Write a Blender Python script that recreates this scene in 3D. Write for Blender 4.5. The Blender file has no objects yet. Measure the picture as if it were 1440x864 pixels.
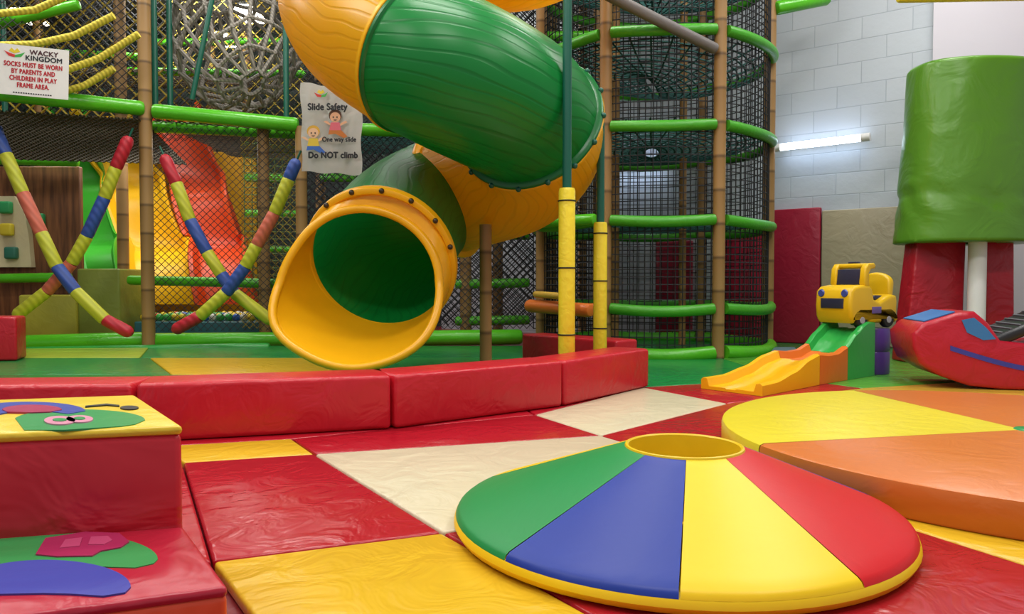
import bpy,bmesh,math,random
from mathutils import Vector,Matrix
random.seed(4)
sc=bpy.context.scene; col=sc.collection
try: sc.view_settings.view_transform='Standard'
except Exception: pass
PI=math.pi
F=1050.;H=.85;TH=math.atan(32/F)
CAM=Vector((0,0,H))
def ray(px,py):
    u=px-720;v=432-py
    return Vector((u,F*math.cos(TH)+v*math.sin(TH),-F*math.sin(TH)+v*math.cos(TH)))
def P(px,py,Y):
    d=ray(px,py); return CAM+d*(Y/d.y)
def G(px,py,z=0.):
    d=ray(px,py); return CAM+d*((z-H)/d.z)
V=Vector
# ---------------------------------------------------------------- materials
def S(h):
    h=h.lstrip('#'); r=[]
    for i in (0,2,4):
        c=int(h[i:i+2],16)/255
        r.append(c/12.92 if c<=.04045 else ((c+.055)/1.055)**2.4)
    return (r[0],r[1],r[2],1)
MC={}
def nd(nt,t,**k):
    n=nt.nodes.new(t)
    for a,b in k.items(): setattr(n,a,b)
    return n
def base_mat(name):
    m=bpy.data.materials.new(name); m.use_nodes=True
    nt=m.node_tree; b=nt.nodes['Principled BSDF']
    return m,nt,b
def mat(name,hexc,rough=.4,bump=.0,bs=6.,var=.08,emit=0,metal=0,fine=0,spec=.5):
    if name in MC: return MC[name]
    m,nt,b=base_mat(name)
    c=S(hexc)
    tc=nd(nt,'ShaderNodeTexCoord')
    n=nd(nt,'ShaderNodeTexNoise'); n.inputs['Scale'].default_value=bs*.6; n.inputs['Detail'].default_value=3
    nt.links.new(tc.outputs['Object'],n.inputs['Vector'])
    r=nd(nt,'ShaderNodeMix',data_type='RGBA')
    r.inputs[6].default_value=(c[0]*(1-var),c[1]*(1-var),c[2]*(1-var),1)
    r.inputs[7].default_value=(min(1,c[0]*(1+var)),min(1,c[1]*(1+var)),min(1,c[2]*(1+var)),1)
    nt.links.new(n.outputs['Fac'],r.inputs[0]); nt.links.new(r.outputs[2],b.inputs['Base Color'])
    b.inputs['Roughness'].default_value=rough; b.inputs['Metallic'].default_value=metal; b.inputs['Specular IOR Level'].default_value=spec
    if bump:
        n2=nd(nt,'ShaderNodeTexNoise'); n2.inputs['Scale'].default_value=bs; n2.inputs['Detail'].default_value=2+fine
        n2.inputs['Distortion'].default_value=1.2
        nt.links.new(tc.outputs['Object'],n2.inputs['Vector'])
        bp=nd(nt,'ShaderNodeBump'); bp.inputs['Strength'].default_value=bump; bp.inputs['Distance'].default_value=.05
        nt.links.new(n2.outputs['Fac'],bp.inputs['Height']); nt.links.new(bp.outputs['Normal'],b.inputs['Normal'])
    if emit:
        b.inputs['Emission Color'].default_value=c; b.inputs['Emission Strength'].default_value=emit
    MC[name]=m; return m
def vinyl(name,h,bump=.35,rough=.34,bs=4.5,spec=.45): return mat('vinyl_'+name,h,rough,bump,bs,.07,fine=1,spec=spec)
def plastic(name,h,rough=.3): return mat('plastic_'+name,h,rough,.04,10,.04)
def tube_plastic(name,h,trans=.3,dk=.78):
    m,nt,b=base_mat('ribbed_plastic_'+name)
    c=S(h); b.inputs['Roughness'].default_value=.34
    tc=nd(nt,'ShaderNodeTexCoord'); sp=nd(nt,'ShaderNodeSeparateXYZ'); nt.links.new(tc.outputs['UV'],sp.inputs[0])
    mp=nd(nt,'ShaderNodeMapping'); mp.inputs['Scale'].default_value=(1.1,5.,1); nt.links.new(tc.outputs['UV'],mp.inputs[0])
    nz=nd(nt,'ShaderNodeTexNoise'); nz.inputs['Scale'].default_value=1.4; nz.inputs['Detail'].default_value=1
    nt.links.new(mp.outputs[0],nz.inputs['Vector'])
    a=nd(nt,'ShaderNodeMath',operation='MULTIPLY'); a.inputs[1].default_value=.09; nt.links.new(nz.outputs['Fac'],a.inputs[0])
    s=nd(nt,'ShaderNodeMath',operation='ADD'); nt.links.new(sp.outputs['Y'],s.inputs[0]); nt.links.new(a.outputs[0],s.inputs[1])
    k=nd(nt,'ShaderNodeMath',operation='MULTIPLY'); k.inputs[1].default_value=2*PI*40; nt.links.new(s.outputs[0],k.inputs[0])
    si=nd(nt,'ShaderNodeMath',operation='SINE'); nt.links.new(k.outputs[0],si.inputs[0])
    pw=nd(nt,'ShaderNodeMapRange'); pw.inputs['From Min'].default_value=.6; pw.inputs['From Max'].default_value=1; nt.links.new(si.outputs[0],pw.inputs['Value'])
    bp=nd(nt,'ShaderNodeBump',invert=True); bp.inputs['Strength'].default_value=.25; bp.inputs['Distance'].default_value=.007
    nt.links.new(pw.outputs[0],bp.inputs['Height']); nt.links.new(bp.outputs['Normal'],b.inputs['Normal'])
    mx=nd(nt,'ShaderNodeMix',data_type='RGBA'); mx.inputs[6].default_value=c; mx.inputs[7].default_value=(c[0]*dk,c[1]*dk,c[2]*dk,1)
    nt.links.new(pw.outputs[0],mx.inputs[0]); nt.links.new(mx.outputs[2],b.inputs['Base Color'])
    # thin moulded plastic lets some daylight through
    tr=nd(nt,'ShaderNodeBsdfTranslucent'); tr.inputs[0].default_value=c
    ms=nd(nt,'ShaderNodeMixShader'); ms.inputs[0].default_value=trans
    nt.links.new(b.outputs[0],ms.inputs[1]); nt.links.new(tr.outputs[0],ms.inputs[2]); nt.links.new(ms.outputs[0],nt.nodes['Material Output'].inputs[0])
    return m
def bamboo():
    m,nt,b=base_mat('bamboo_foam')
    tc=nd(nt,'ShaderNodeTexCoord'); sp=nd(nt,'ShaderNodeSeparateXYZ'); nt.links.new(tc.outputs['Object'],sp.inputs[0])
    k=nd(nt,'ShaderNodeMath',operation='MULTIPLY'); k.inputs[1].default_value=2.6; nt.links.new(sp.outputs['Z'],k.inputs[0])
    fr=nd(nt,'ShaderNodeMath',operation='FRACT'); nt.links.new(k.outputs[0],fr.inputs[0])
    cr=nd(nt,'ShaderNodeValToRGB'); e=cr.color_ramp.elements
    e[0].position=0; e[0].color=S('#5d4426'); e[1].position=.08; e[1].color=S('#a07c4a')
    x=e.new(.93); x.color=S('#8d6b3a'); x=e.new(1); x.color=S('#5d4426')
    nt.links.new(fr.outputs[0],cr.inputs[0])
    nt.links.new(cr.outputs[0],b.inputs['Base Color']); b.inputs['Roughness'].default_value=.5
    return m
def blockwall():
    m,nt,b=base_mat('painted_blockwork')
    tc=nd(nt,'ShaderNodeTexCoord'); br=nd(nt,'ShaderNodeTexBrick')
    br.inputs['Color1'].default_value=S('#c0c8d1'); br.inputs['Color2'].default_value=S('#b8c1cb'); br.inputs['Mortar'].default_value=S('#a9b3be')
    br.inputs['Scale'].default_value=1; br.inputs['Mortar Size'].default_value=.008; br.inputs['Brick Width'].default_value=.62; br.inputs['Row Height'].default_value=.3
    br.inputs['Mortar Smooth'].default_value=.5
    nt.links.new(tc.outputs['UV'],br.inputs['Vector']); nt.links.new(br.outputs['Color'],b.inputs['Base Color'])
    nz=nd(nt,'ShaderNodeTexNoise'); nz.inputs['Scale'].default_value=9; nz.inputs['Detail'].default_value=5; nt.links.new(tc.outputs['UV'],nz.inputs['Vector'])
    sb=nd(nt,'ShaderNodeMath',operation='SUBTRACT'); nt.links.new(nz.outputs['Fac'],sb.inputs[0]); nt.links.new(br.outputs['Fac'],sb.inputs[1])
    bp=nd(nt,'ShaderNodeBump'); bp.inputs['Strength'].default_value=.4; bp.inputs['Distance'].default_value=.012
    nt.links.new(sb.outputs[0],bp.inputs['Height']); nt.links.new(bp.outputs['Normal'],b.inputs['Normal']); b.inputs['Roughness'].default_value=.5
    return m
def woodmat():
    m,nt,b=base_mat('brown_wood_panel')
    tc=nd(nt,'ShaderNodeTexCoord'); mp=nd(nt,'ShaderNodeMapping'); mp.inputs['Scale'].default_value=(9,9,.8); nt.links.new(tc.outputs['Object'],mp.inputs[0])
    nz=nd(nt,'ShaderNodeTexNoise'); nz.inputs['Scale'].default_value=2; nz.inputs['Detail'].default_value=4; nt.links.new(mp.outputs[0],nz.inputs['Vector'])
    cr=nd(nt,'ShaderNodeValToRGB'); cr.color_ramp.elements[0].position=.35; cr.color_ramp.elements[0].color=S('#563218'); cr.color_ramp.elements[1].position=.65; cr.color_ramp.elements[1].color=S('#84542e')
    nt.links.new(nz.outputs['Fac'],cr.inputs[0]); nt.links.new(cr.outputs[0],b.inputs['Base Color']); b.inputs['Roughness'].default_value=.6
    return m
def ropemat(name,h,dark=.55,sc_=9,rough=.8):
    m,nt,b=base_mat('rope_'+name)
    c=S(h); tc=nd(nt,'ShaderNodeTexCoord'); w=nd(nt,'ShaderNodeTexWave',bands_direction='DIAGONAL'); w.inputs['Scale'].default_value=sc_
    nt.links.new(tc.outputs['Object'],w.inputs['Vector'])
    r=nd(nt,'ShaderNodeMix',data_type='RGBA'); r.inputs[6].default_value=(c[0]*dark,c[1]*dark,c[2]*dark,1); r.inputs[7].default_value=c
    nt.links.new(w.outputs['Fac'],r.inputs[0]); nt.links.new(r.outputs[2],b.inputs['Base Color']); b.inputs['Roughness'].default_value=rough
    bp=nd(nt,'ShaderNodeBump'); bp.inputs['Strength'].default_value=.4; bp.inputs['Distance'].default_value=.01
    nt.links.new(w.outputs['Fac'],bp.inputs['Height']); nt.links.new(bp.outputs['Normal'],b.inputs['Normal'])
    return m
def matv(n,h,r=.25): return vinyl(n,h,.36,r,4.6)
RED=vinyl('red','#c01b2b'); REDM=matv('red_mat','#a81525'); YEL=vinyl('yellow','#e2c232'); YELM=matv('yellow_mat','#d9af26',.27)
WHM=matv('cream','#d3c8a8',.3); GRM=matv('green_mat','#1c8540'); OLM=matv('lime_mat','#9db33a',.27)
ORV=vinyl('orange','#cc7029',.15); DYEL=vinyl('pale_yellow','#e0cf30',.15)
CG=vinyl('cone_green','#1f8a48',.05,.42,4.5,.3); CB=vinyl('cone_blue','#1e3896',.05,.42,4.5,.3); CY_=vinyl('cone_yellow','#efc816',.05,.4,4.5,.35); CR=vinyl('cone_red','#c91c22',.05,.42,4.5,.3)
PADG=vinyl('leaf_green','#568a26',.4,.32,2.4); WPR=vinyl('wall_red','#9c1c36',.25); WPB=vinyl('wall_beige','#aa9f84',.25); PUR=vinyl('purple','#5b3f94',.1)
LIME=mat('lime_foam','#52b51f',.28,.12,12,.1); RINGG=mat('ring_green','#43a022',.4,.15,12,.12); ORF=mat('orange_foam','#e2782a',.4,.1,12); GRYF=mat('grey_foam','#6c6866',.6,.1,12)
BAM=bamboo(); DKG=mat('dark_green_paint','#0f5a48',.35); YFO=mat('yellow_foam','#f2dc34',.35,.15,14)
NET=mat('black_net','#15171a',.8); NETT=mat('teal_net','#1f5450',.8); NETO=mat('deck_net','#3a3220',.8)
SY=tube_plastic('yellow','#f8bd14',.42,.86); SG=tube_plastic('green','#0f8a3c'); SGD=plastic('seam_green','#0b6b2f'); PY=plastic('yellow','#f5b812'); PG=plastic('green','#2faa4a'); PO=plastic('orange','#e3742a')
BLK=plastic('black','#151517',.5); DKM=mat('bolt_dark','#3a2a18',.4); WHT=mat('white_paint','#e9e9ea',.45); PAPER=mat('white_paper','#e9e6e2',.6,.1,5,.02)
EMI=mat('lamp_glow','#dcebff',.5,0,6,0,emit=8)
# ---------------------------------------------------------------- mesh helpers
def frames(pts,closed=False):
    n=len(pts); out=[]; prev=None
    for i in range(n):
        if closed: t=pts[(i+1)%n]-pts[i-1]
        else: t=pts[min(i+1,n-1)]-pts[max(i-1,0)]
        t=t.normalized()
        if prev is None:
            a=V((0,0,1)) if abs(t.z)<.9 else V((1,0,0))
        else: a=prev
        u=(a-t*a.dot(t))
        if u.length<1e-6: u=t.orthogonal()
        u.normalize(); prev=u; out.append((t,u,t.cross(u)))
    return out
def tube(bm,pts,r,n=10,caps=True,closed=False):
    pts=[V(p) for p in pts]; fr=frames(pts,closed); rings=[]
    for i,p in enumerate(pts):
        rr=r[i] if isinstance(r,(list,tuple)) else r
        t,u,w=fr[i]
        rings.append([bm.verts.new(p+(u*math.cos(2*PI*k/n)+w*math.sin(2*PI*k/n))*rr) for k in range(n)])
    m=len(pts)
    for i in range(m if closed else m-1):
        a=rings[i];b=rings[(i+1)%m]
        for k in range(n): bm.faces.new((a[k],a[(k+1)%n],b[(k+1)%n],b[k]))
    if caps and not closed:
        bm.faces.new(rings[0]); bm.faces.new(rings[-1])
def rtube(bm,a,b,r,n=12):
    a=V(a);b=V(b);d=(b-a).normalized()
    tube(bm,[a,a+d*r*.15,a+d*r*.5,b-d*r*.5,b-d*r*.15,b],[r*.55,r*.85,r,r,r*.85,r*.55],n)
def strand(bm,a,b,r=.007): tube(bm,[a,b],r,3,False)
def box(bm,c,s,rot=None,bev=0,seg=3):
    r=bmesh.ops.create_cube(bm,size=1)
    vs=r['verts']; M=Matrix.Translation(V(c))@((rot.to_4x4()) if rot else Matrix())@Matrix.Diagonal((s[0],s[1],s[2],1))
    bmesh.ops.transform(bm,matrix=M,verts=vs)
    if bev:
        es=list({e for v in vs for e in v.link_edges})
        bmesh.ops.bevel(bm,geom=es,offset=bev,segments=seg,profile=.5,affect='EDGES')
def prism(bm,foot,z0,z1,bev=0,seg=3):
    lo=[bm.verts.new((p[0],p[1],z0)) for p in foot]; hi=[bm.verts.new((p[0],p[1],z1)) for p in foot]; n=len(foot)
    fs=[bm.faces.new(lo),bm.faces.new(hi)]
    for i in range(n): fs.append(bm.faces.new((lo[i],lo[(i+1)%n],hi[(i+1)%n],hi[i])))
    bmesh.ops.recalc_face_normals(bm,faces=fs)
    if bev:
        es=list({e for f in fs for e in f.edges})
        bmesh.ops.bevel(bm,geom=es,offset=bev,segments=seg,profile=.5,affect='EDGES')
def lathe(bm,prof,c,n=40,a0=0,a1=2*PI,axis=None):
    full=abs(a1-a0-2*PI)<1e-6; m=n if full else n+1; rings=[]
    R=axis or Matrix.Identity(3)
    for k in range(m):
        a=a0+(a1-a0)*k/n
        rings.append([bm.verts.new(V(c)+R@V((q[0]*math.cos(a)+(q[2] if len(q)>2 else 0),q[0]*math.sin(a),q[1]))) for q in prof])
    for k in range(n):
        A=rings[k];B=rings[(k+1)%m]
        for j in range(len(prof)-1): bm.faces.new((A[j],B[j],B[j+1],A[j+1]))
def slab(bm,pts,off):
    a=[bm.verts.new(p) for p in pts]; b=[bm.verts.new(V(p)+off) for p in pts]; n=len(a)
    bm.faces.new(a); bm.faces.new(b)
    for i in range(n): bm.faces.new((a[i],a[(i+1)%n],b[(i+1)%n],b[i]))
ORG={}
def link(name,me,m,parent=None,angle=40):
    if parent is None:
        xs=[v.co for v in me.vertices]
        base=V(((min(v.x for v in xs)+max(v.x for v in xs))/2,(min(v.y for v in xs)+max(v.y for v in xs))/2,min(v.z for v in xs)))
    else: base=ORG[parent.name]
    me.transform(Matrix.Translation(-base))
    o=bpy.data.objects.new(name,me); col.objects.link(o)
    if parent is None: o.location=base
    else: o.parent=parent
    ORG[o.name]=base
    me.materials.clear()
    me.materials.append(m)
    for p in me.polygons: p.use_smooth=True
    me.set_sharp_from_angle(angle=math.radians(angle))
    return o
def obj(name,bm,m,parent=None,angle=40):
    bmesh.ops.recalc_face_normals(bm,faces=bm.faces)
    me=bpy.data.meshes.new(name); bm.to_mesh(me); bm.free()
    return link(name,me,m,parent,angle)
B=bmesh.new
def tag(o,label,cat,group=None):
    o['label']=label; o['category']=cat
    if group: o['group']=group
    return o
def thing(name,label,cat,loc,group=None):
    o=bpy.data.objects.new(name,None); col.objects.link(o); o.location=loc; o.empty_display_size=.1
    ORG[o.name]=V(loc); return tag(o,label,cat,group)
def struct(name,bm,m):
    o=obj(name,bm,m); o['kind']='structure'; return o
def text(body,size,origin,R,U,x,y,m,parent,bold=0,name='lettering',xs=1.,off=.012,sp=1.05):
    cu=bpy.data.curves.new('t','FONT'); cu.body=body; cu.size=size; cu.align_x='CENTER'; cu.align_y='CENTER'; cu.extrude=.001; cu.space_character=sp
    o=bpy.data.objects.new('t',cu); col.objects.link(o)
    dg=bpy.context.evaluated_depsgraph_get(); dg.update()
    me=bpy.data.meshes.new_from_object(o.evaluated_get(dg)); bpy.data.objects.remove(o)
    bm=B()
    for k,(dx,dy) in enumerate(((0,0),(bold,0),(-bold,0),(0,bold),(0,-bold)) if bold else ((0,0),)):
        m2=me.copy(); m2.transform(Matrix.Translation((dx/xs,dy,.0004*k))); bm.from_mesh(m2)
    bm.to_mesh(me); bm.free()
    N=R.cross(U); c=origin+R*x+U*y+N*off
    M=Matrix(((R.x*xs,U.x,N.x,c.x),(R.y*xs,U.y,N.y,c.y),(R.z*xs,U.z,N.z,c.z),(0,0,0,1)))
    me.transform(M); me.name=name
    return link(name,me,m,parent)
# ---------------------------------------------------------------- room
fl=B(); box(fl,(0,8,-.09),(24,22,.1)); struct('floor',fl,vinyl('base_red','#7c1722'))
ce=B(); box(ce,(0,8,6.35),(24,22,.1)); struct('ceiling',ce,mat('dark_ceiling','#4a4d50',.8))
W0=V((3.86,11,0)); WD=V((1.33,-1.,0)).normalized(); WN=V((-WD.y,WD.x,0)); 
if WN.y>0: WN=-WN      # towards the room
def Wp(px,py,off=0.):
    d=ray(px,py); q=W0+WN*off
    return CAM+d*((q-CAM).dot(WN)/d.dot(WN))
def uvwall(name,a,b,z0,z1,m,th=.15,n=None):
    bm=B(); d=(b-a).normalized(); L=(b-a).length
    n=n or V((-d.y,d.x,0))
    foot=[a,b,b+n*th,a+n*th]; prism(bm,[(p.x,p.y) for p in foot],z0,z1)
    uv=bm.loops.layers.uv.new('UVMap')
    for f in bm.faces:
        for l in f.loops: l[uv].uv=((l.vert.co-a).dot(d),l.vert.co.z)
    return struct(name,bm,m)
wc=Wp(1310,300); wc.z=0
wl=W0-WD*6.6; wl.z=0
uvwall('wall_back',V((wl.x,wl.y,0)),V((wc.x,wc.y,0)),-.04,6.3,blockwall(),.15,-WN)
w2=V((10.5,wc.y-2.5,0)); d2=(w2-wc).normalized()
b=B(); n2=V((-d2.y,d2.x,0)); n2=n2 if n2.y>0 else -n2
prism(b,[(p.x,p.y) for p in (wc-d2*.0+WN*.12,w2+WN*.12,w2+n2*.2,wc+n2*.2)],-.04,6.3); struct('wall_right',b,mat('white_plaster','#d0cdd8',.6,.05,3,.03))
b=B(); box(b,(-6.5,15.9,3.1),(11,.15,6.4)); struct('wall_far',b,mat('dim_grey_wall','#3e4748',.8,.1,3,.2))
b=B(); box(b,(-11.5,9,3.1),(.15,14,6.4)); struct('wall_left',b,mat('dim_left_wall','#7a8084',.8,.1,3,.1))
# ---------------------------------------------------------------- floor mats
A=(-.92,2.27);Bq=(-.24,2.535);C=(-.99,3.72);D=(-1.57,3.54);E=(.50,4.18);Fq=(1.16,3.04);Wl=(.15,4.85)
def mt(foot,m,label):
    bm=B(); cx=sum(p[0] for p in foot)/len(foot); cy=sum(p[1] for p in foot)/len(foot)
    f=[]
    for p in foot:
        d=V((p[0]-cx,p[1]-cy)); L=d.length; f.append((cx+d.x*(L-.006)/L,cy+d.y*(L-.006)/L))
    prism(bm,f,-.04,0,.012,3); return tag(obj('floor_mat',bm,m),label,'mat','vinyl floor mats')
mt([A,Bq,(.58,1.35),(-.1,1.05)],YELM,'yellow vinyl floor mat in the foreground between the soft steps and the rainbow hill')
mt([A,Bq,C,D],REDM,'red vinyl floor mat beside the tall soft step with a cream mat to its right')
mt([A,D,(-2.9,3.),(-2.25,1.75)],REDM,'red floor mat mostly hidden under the tall soft step')
mt([Bq,Fq,E,C],WHM,'cream floor mat in the middle of the floor behind the rainbow hill')
mt([D,C,(-1.21,4.09),(-1.85,3.9)],YELM,'small yellow floor mat strip in front of the red barrier cushions')
mt([C,E,Wl,(-1.21,4.09)],REDM,'red floor mat along the barrier between two cream mats')
mt([Wl,(1.08,6.15),(1.54,5.31),E],WHM,'cream floor mat beside the last red barrier cushion near the toddler track')
mt([(1.08,6.15),(2.5,6.7),(2.87,6.1),(1.54,5.31)],REDM,'red floor mat under the foot of the toddler coaster track')
mt([Fq,E,(1.54,5.31),(2.1,5.64),(2.7,3.7)],REDM,'red floor mat tucked under the round yellow and orange platform')
mt([Fq,(2.7,3.7),(3.3,2.5),(1.78,1.8)],YELM,'yellow floor mat in front of the orange side of the round platform')
mt([Bq,Fq,(1.78,1.8),(.58,1.35)],REDM,'red floor mat under the rainbow hill at the front')
mt([(2.1,5.64),(2.87,6.1),(6.2,7.3),(6.2,5.2),(2.7,3.7)],matv('amber_mat','#d2aa3c',.27),'yellow floor mat under the red rocker at the right')
mt([(.95,7.),(1.08,6.15),(2.5,6.7),(2.4,8.9),(.95,8.9)],GRM,'green floor mat in front of the netted round tower')
mt([(2.5,6.7),(2.87,6.1),(6.2,7.3),(6.2,9.3),(2.4,8.9)],matv('leaf_mat','#4f9434',.27),'green floor mat under the high end of the toddler track')
mt([(.95,8.9),(2.4,8.9),(6.2,9.3),(5.4,9.7),(2.5,11.9),(.95,11.9)],GRM,'green floor mat under the netted tower and along the wall pads')
mt([(-6.,3.3),(-1.85,3.9),(-1.9,7.),(-6.,7.)],GRM,'green floor mat hidden behind the leftmost barrier cushions')
mt([(-1.85,3.9),(-1.21,4.09),Wl,(.0,5.4),(-1.9,4.6)],REDM,'red floor mat lying under the middle of the barrier')
mt([(-1.9,4.6),(.0,5.4),(0.,7.),(-1.9,7.)],GRM,'green floor mat under the slide mouth')
mt([Wl,(1.08,6.15),(.95,7.),(0.,7.),(0,5.4)],REDM,'red floor mat behind the last barrier cushion at the yellow posts')
mt([(-8.,7.),(-3.2,7.),(-4.18,8.6),(-8.,8.6)],GRM,'green floor mat left of the yellow mat behind the barrier')
mt([(-3.2,7.),(-1.7,7.),(-2.,8.6),(-4.18,8.6)],YELM,'yellow floor mat behind the barrier left of the slide mouth')
mt([(-1.7,7.),(.95,7.),(.95,8.6),(-2.,8.6)],GRM,'green floor mat behind the spiral slide')
mt([(-8.,8.6),(-4.3,8.6),(-5.,10.3),(-8.,10.3)],OLM,'lime floor mat in front of the left foam rope cross')
mt([(-4.3,8.6),(-2.,8.6),(-2.4,10.3),(-5.,10.3)],GRM,'green floor mat in front of the second foam rope cross')
mt([(-2.,8.6),(.95,8.6),(.95,10.3),(-2.4,10.3)],matv('dark_green_mat','#1a7a38',.27),'dark green floor mat at the foot of the play frame behind the slide')
# ---------------------------------------------------------------- soft steps
st=thing('soft_step','tall red soft step block with a yellow caterpillar top','soft block',(-1.4,1.8,0))
up=[(-.746,1.684),(-1.09,2.153),(-2.04,1.91),(-1.70,1.44)]
b=B(); prism(b,up,0,.515,.02); obj('body',b,RED,st)
b=B(); prism(b,up,.508,.53,.01); obj('top_cover',b,YEL,st)
lo=[(-.514,1.343),(-.746,1.684),(-1.70,1.44),(-1.434,.98)]
cx=sum(p[0] for p in lo)/4; cy=sum(p[1] for p in lo)/4
lo=[(cx+(p[0]-cx)*.996,cy+(p[1]-cy)*.996) for p in lo]
sl=thing('soft_step','low red soft step block with a green and blue caterpillar top and orange front','soft block',(-1.1,1.35,0))
b=B(); prism(b,lo,.0,.286,.015); obj('body',b,vinyl('orange_red','#dc4a26'),sl)
b=B(); prism(b,lo,.278,.3,.01); obj('top_cover',b,vinyl('step_red','#b01c34'),sl)
def ell(cx,cy,rx,ry,a0=0,a1=360,n=28):
    m=n if a1-a0>=360 else n+1
    return [(cx+rx*math.cos(math.radians(a0+(a1-a0)*i/n)),cy+ry*math.sin(math.radians(a0+(a1-a0)*i/n))) for i in range(m)]
def app(pts,z,m,parent,k=0):
    b=B(); q=[G(p[0],p[1],z) for p in pts]
    slab(b,[V((p.x,p.y,z-.002)) for p in q],V((0,0,.004+.0015*k))); return obj('applique',b,m,parent)
APB=vinyl('app_blue','#3a48a4',.1); APG=vinyl('app_green','#2f9450',.1); APP=vinyl('app_magenta','#a82a58',.1); APR=vinyl('app_rose','#c04a74',.1); APK=vinyl('app_pale','#dc90ac',.1)
app(ell(58,788,164,40,180,360)+[(216,794),(190,800),(120,798),(60,797),(-30,797)],.3,APG,sl)
app(ell(64,828,120,38,180,360)+[(176,836),(145,841),(100,838),(60,837),(-30,839)],.3,APB,sl,1)
app([(50,783),(64,760),(120,751),(168,753),(182,765),(170,773),(142,778),(130,785),(80,786)],.3,APP,sl,2)
app([(84,775),(92,763),(116,760),(112,772)],.3,APR,sl,3)
app([(124,770),(128,759),(152,758),(158,764),(146,770)],.3,APR,sl,3)
app(ell(112,592,92,15,190,360)+[(190,598),(170,601),(90,606),(34,606)],.53,APG,st)
app(ell(40,580,80,13,180,360)+[(96,584),(70,581),(40,579),(10,582),(-20,588)],.53,APB,st,1)
app(ell(45,579,42,7,180,360)+[(70,582),(45,583),(10,582)],.53,APP,st,2)
app(ell(84,594,22,6,0,360),.53,APK,st,2); app(ell(112,592,19,5,0,360),.53,APK,st,2)
app(ell(84,594,10,2.2,0,360),.53,APG,st,3); app(ell(112,592,8,2,0,360),.53,APG,st,3)
app([(120,572.5),(150,569.5),(168,571.5),(168,573),(150,571.5),(120,574)],.53,BLK,st,1); app(ell(182,575,13,2.6),.53,BLK,st,1)
# ---------------------------------------------------------------- barrier cushions
def cushion(a,c,depth,h,label,m=RED,gr='red barrier cushions'):
    a=V((a[0],a[1],0));c=V((c[0],c[1],0));d=(c-a).normalized();n=V((-d.y,d.x,0))
    a=a+d*.008; c=c-d*.008
    f=[a,c,c+n*depth,a+n*depth]
    b=B(); prism(b,[(p.x,p.y) for p in f],0.002,h,.028,4)
    return tag(obj('barrier_cushion',b,m),label,'cushion',gr)
cushion((-3.32,3.84),(-2.02,3.96),.36,.32,'leftmost red barrier cushion, running behind the tall soft step')
cushion((-2.01,3.96),(-.70,4.35),.36,.32,'long red barrier cushion in front of the left side of the slide mouth')
cushion((-.69,4.35),(.36,5.16),.36,.32,'red barrier cushion in front of the right side of the slide mouth')
cushion((.365,5.165),(1.14,6.16),.34,.32,'red barrier cushion at the right end of the row beside the cream mat')
cushion((.1,8.25),(1.02,7.25),.34,.3,'red cushion standing alone behind the two yellow posts')
b=B(); q=G(24,508); prism(b,[(q.x,q.y),(q.x-.15,q.y+.4),(q.x-1.1,q.y+.3),(q.x-1,q.y-.1)],.002,.49,.03,3); tag(obj('soft_block',b,RED),'red soft block cut off by the left edge of the photo','soft block')
# ---------------------------------------------------------------- rainbow hill
CX,CY=.571,2.62; HX=.036
hill=thing('rainbow_hill','low round soft hill with green, blue, yellow and red wedges and a hole on top','soft hill',(CX,CY,0))
b=B(); lathe(b,[(.0,.002),(.74,.002),(.765,.012),(.775,.03),(.77,.05),(.755,.062),(.6,.065),(.2,.065)],(CX,CY,0),72); obj('base_rim',b,CY_,hill)
prof=[(.768,.052),(.762,.065),(.75,.074)]
for i in range(1,13):
    t=i/12; r=.75-(.75-.205)*t
    prof.append((r,.074+.204*t,HX*t))
prof+=[(.195,.279,HX)]
cols=[CG,CB,CY_,CR,CB,CG,CR,CY_]
bounds=[150,219.5,259,297.5,367,402,437,472,510]
for k in range(8):
    a0=math.radians(bounds[k]); a1=math.radians(bounds[k+1]); b=B(); lathe(b,prof,(CX,CY,0),16,a0+.003,a1-.003); obj('wedge_panel',b,cols[k],hill)
b=B(); lathe(b,[(.209,.274),(.205,.283),(.199,.285),(.193,.28),(.191,.2),(.191,.068)],(CX+HX,CY,0),48); obj('hole_lining',b,vinyl('hole_yellow','#e2be1c',.05),hill)
# ---------------------------------------------------------------- round platform
RX,RY,RR=2.48,3.6,1.41
disc=thing('round_platform','large low round soft platform in yellow and orange quarters','soft platform',(RX,RY,0))
bd=[98,192,278,372]; cm=[DYEL,ORV,DYEL,ORV]
for k in range(4):
    a0=math.radians(bd[k]);a1=math.radians(bd[k+1] if k<3 else bd[0]+360)
    b=B(); lathe(b,[(.0,.002),(RR-.01,.002),(RR,.015),(RR,.115),(RR-.006,.132),(RR-.025,.14),(.7,.143),(.0,.145)],(RX,RY,0),28,a0+.002,a1-.002)
    bmesh.ops.remove_doubles(b,verts=b.verts,dist=.0005); obj('quarter_panel',b,cm[k],disc)
b=B(); lathe(b,[(.0,.152),(.06,.151),(.07,.143)],(RX+.03,RY,0),24); bmesh.ops.remove_doubles(b,verts=b.verts,dist=.0005); obj('centre_button',b,CG,disc)
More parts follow.
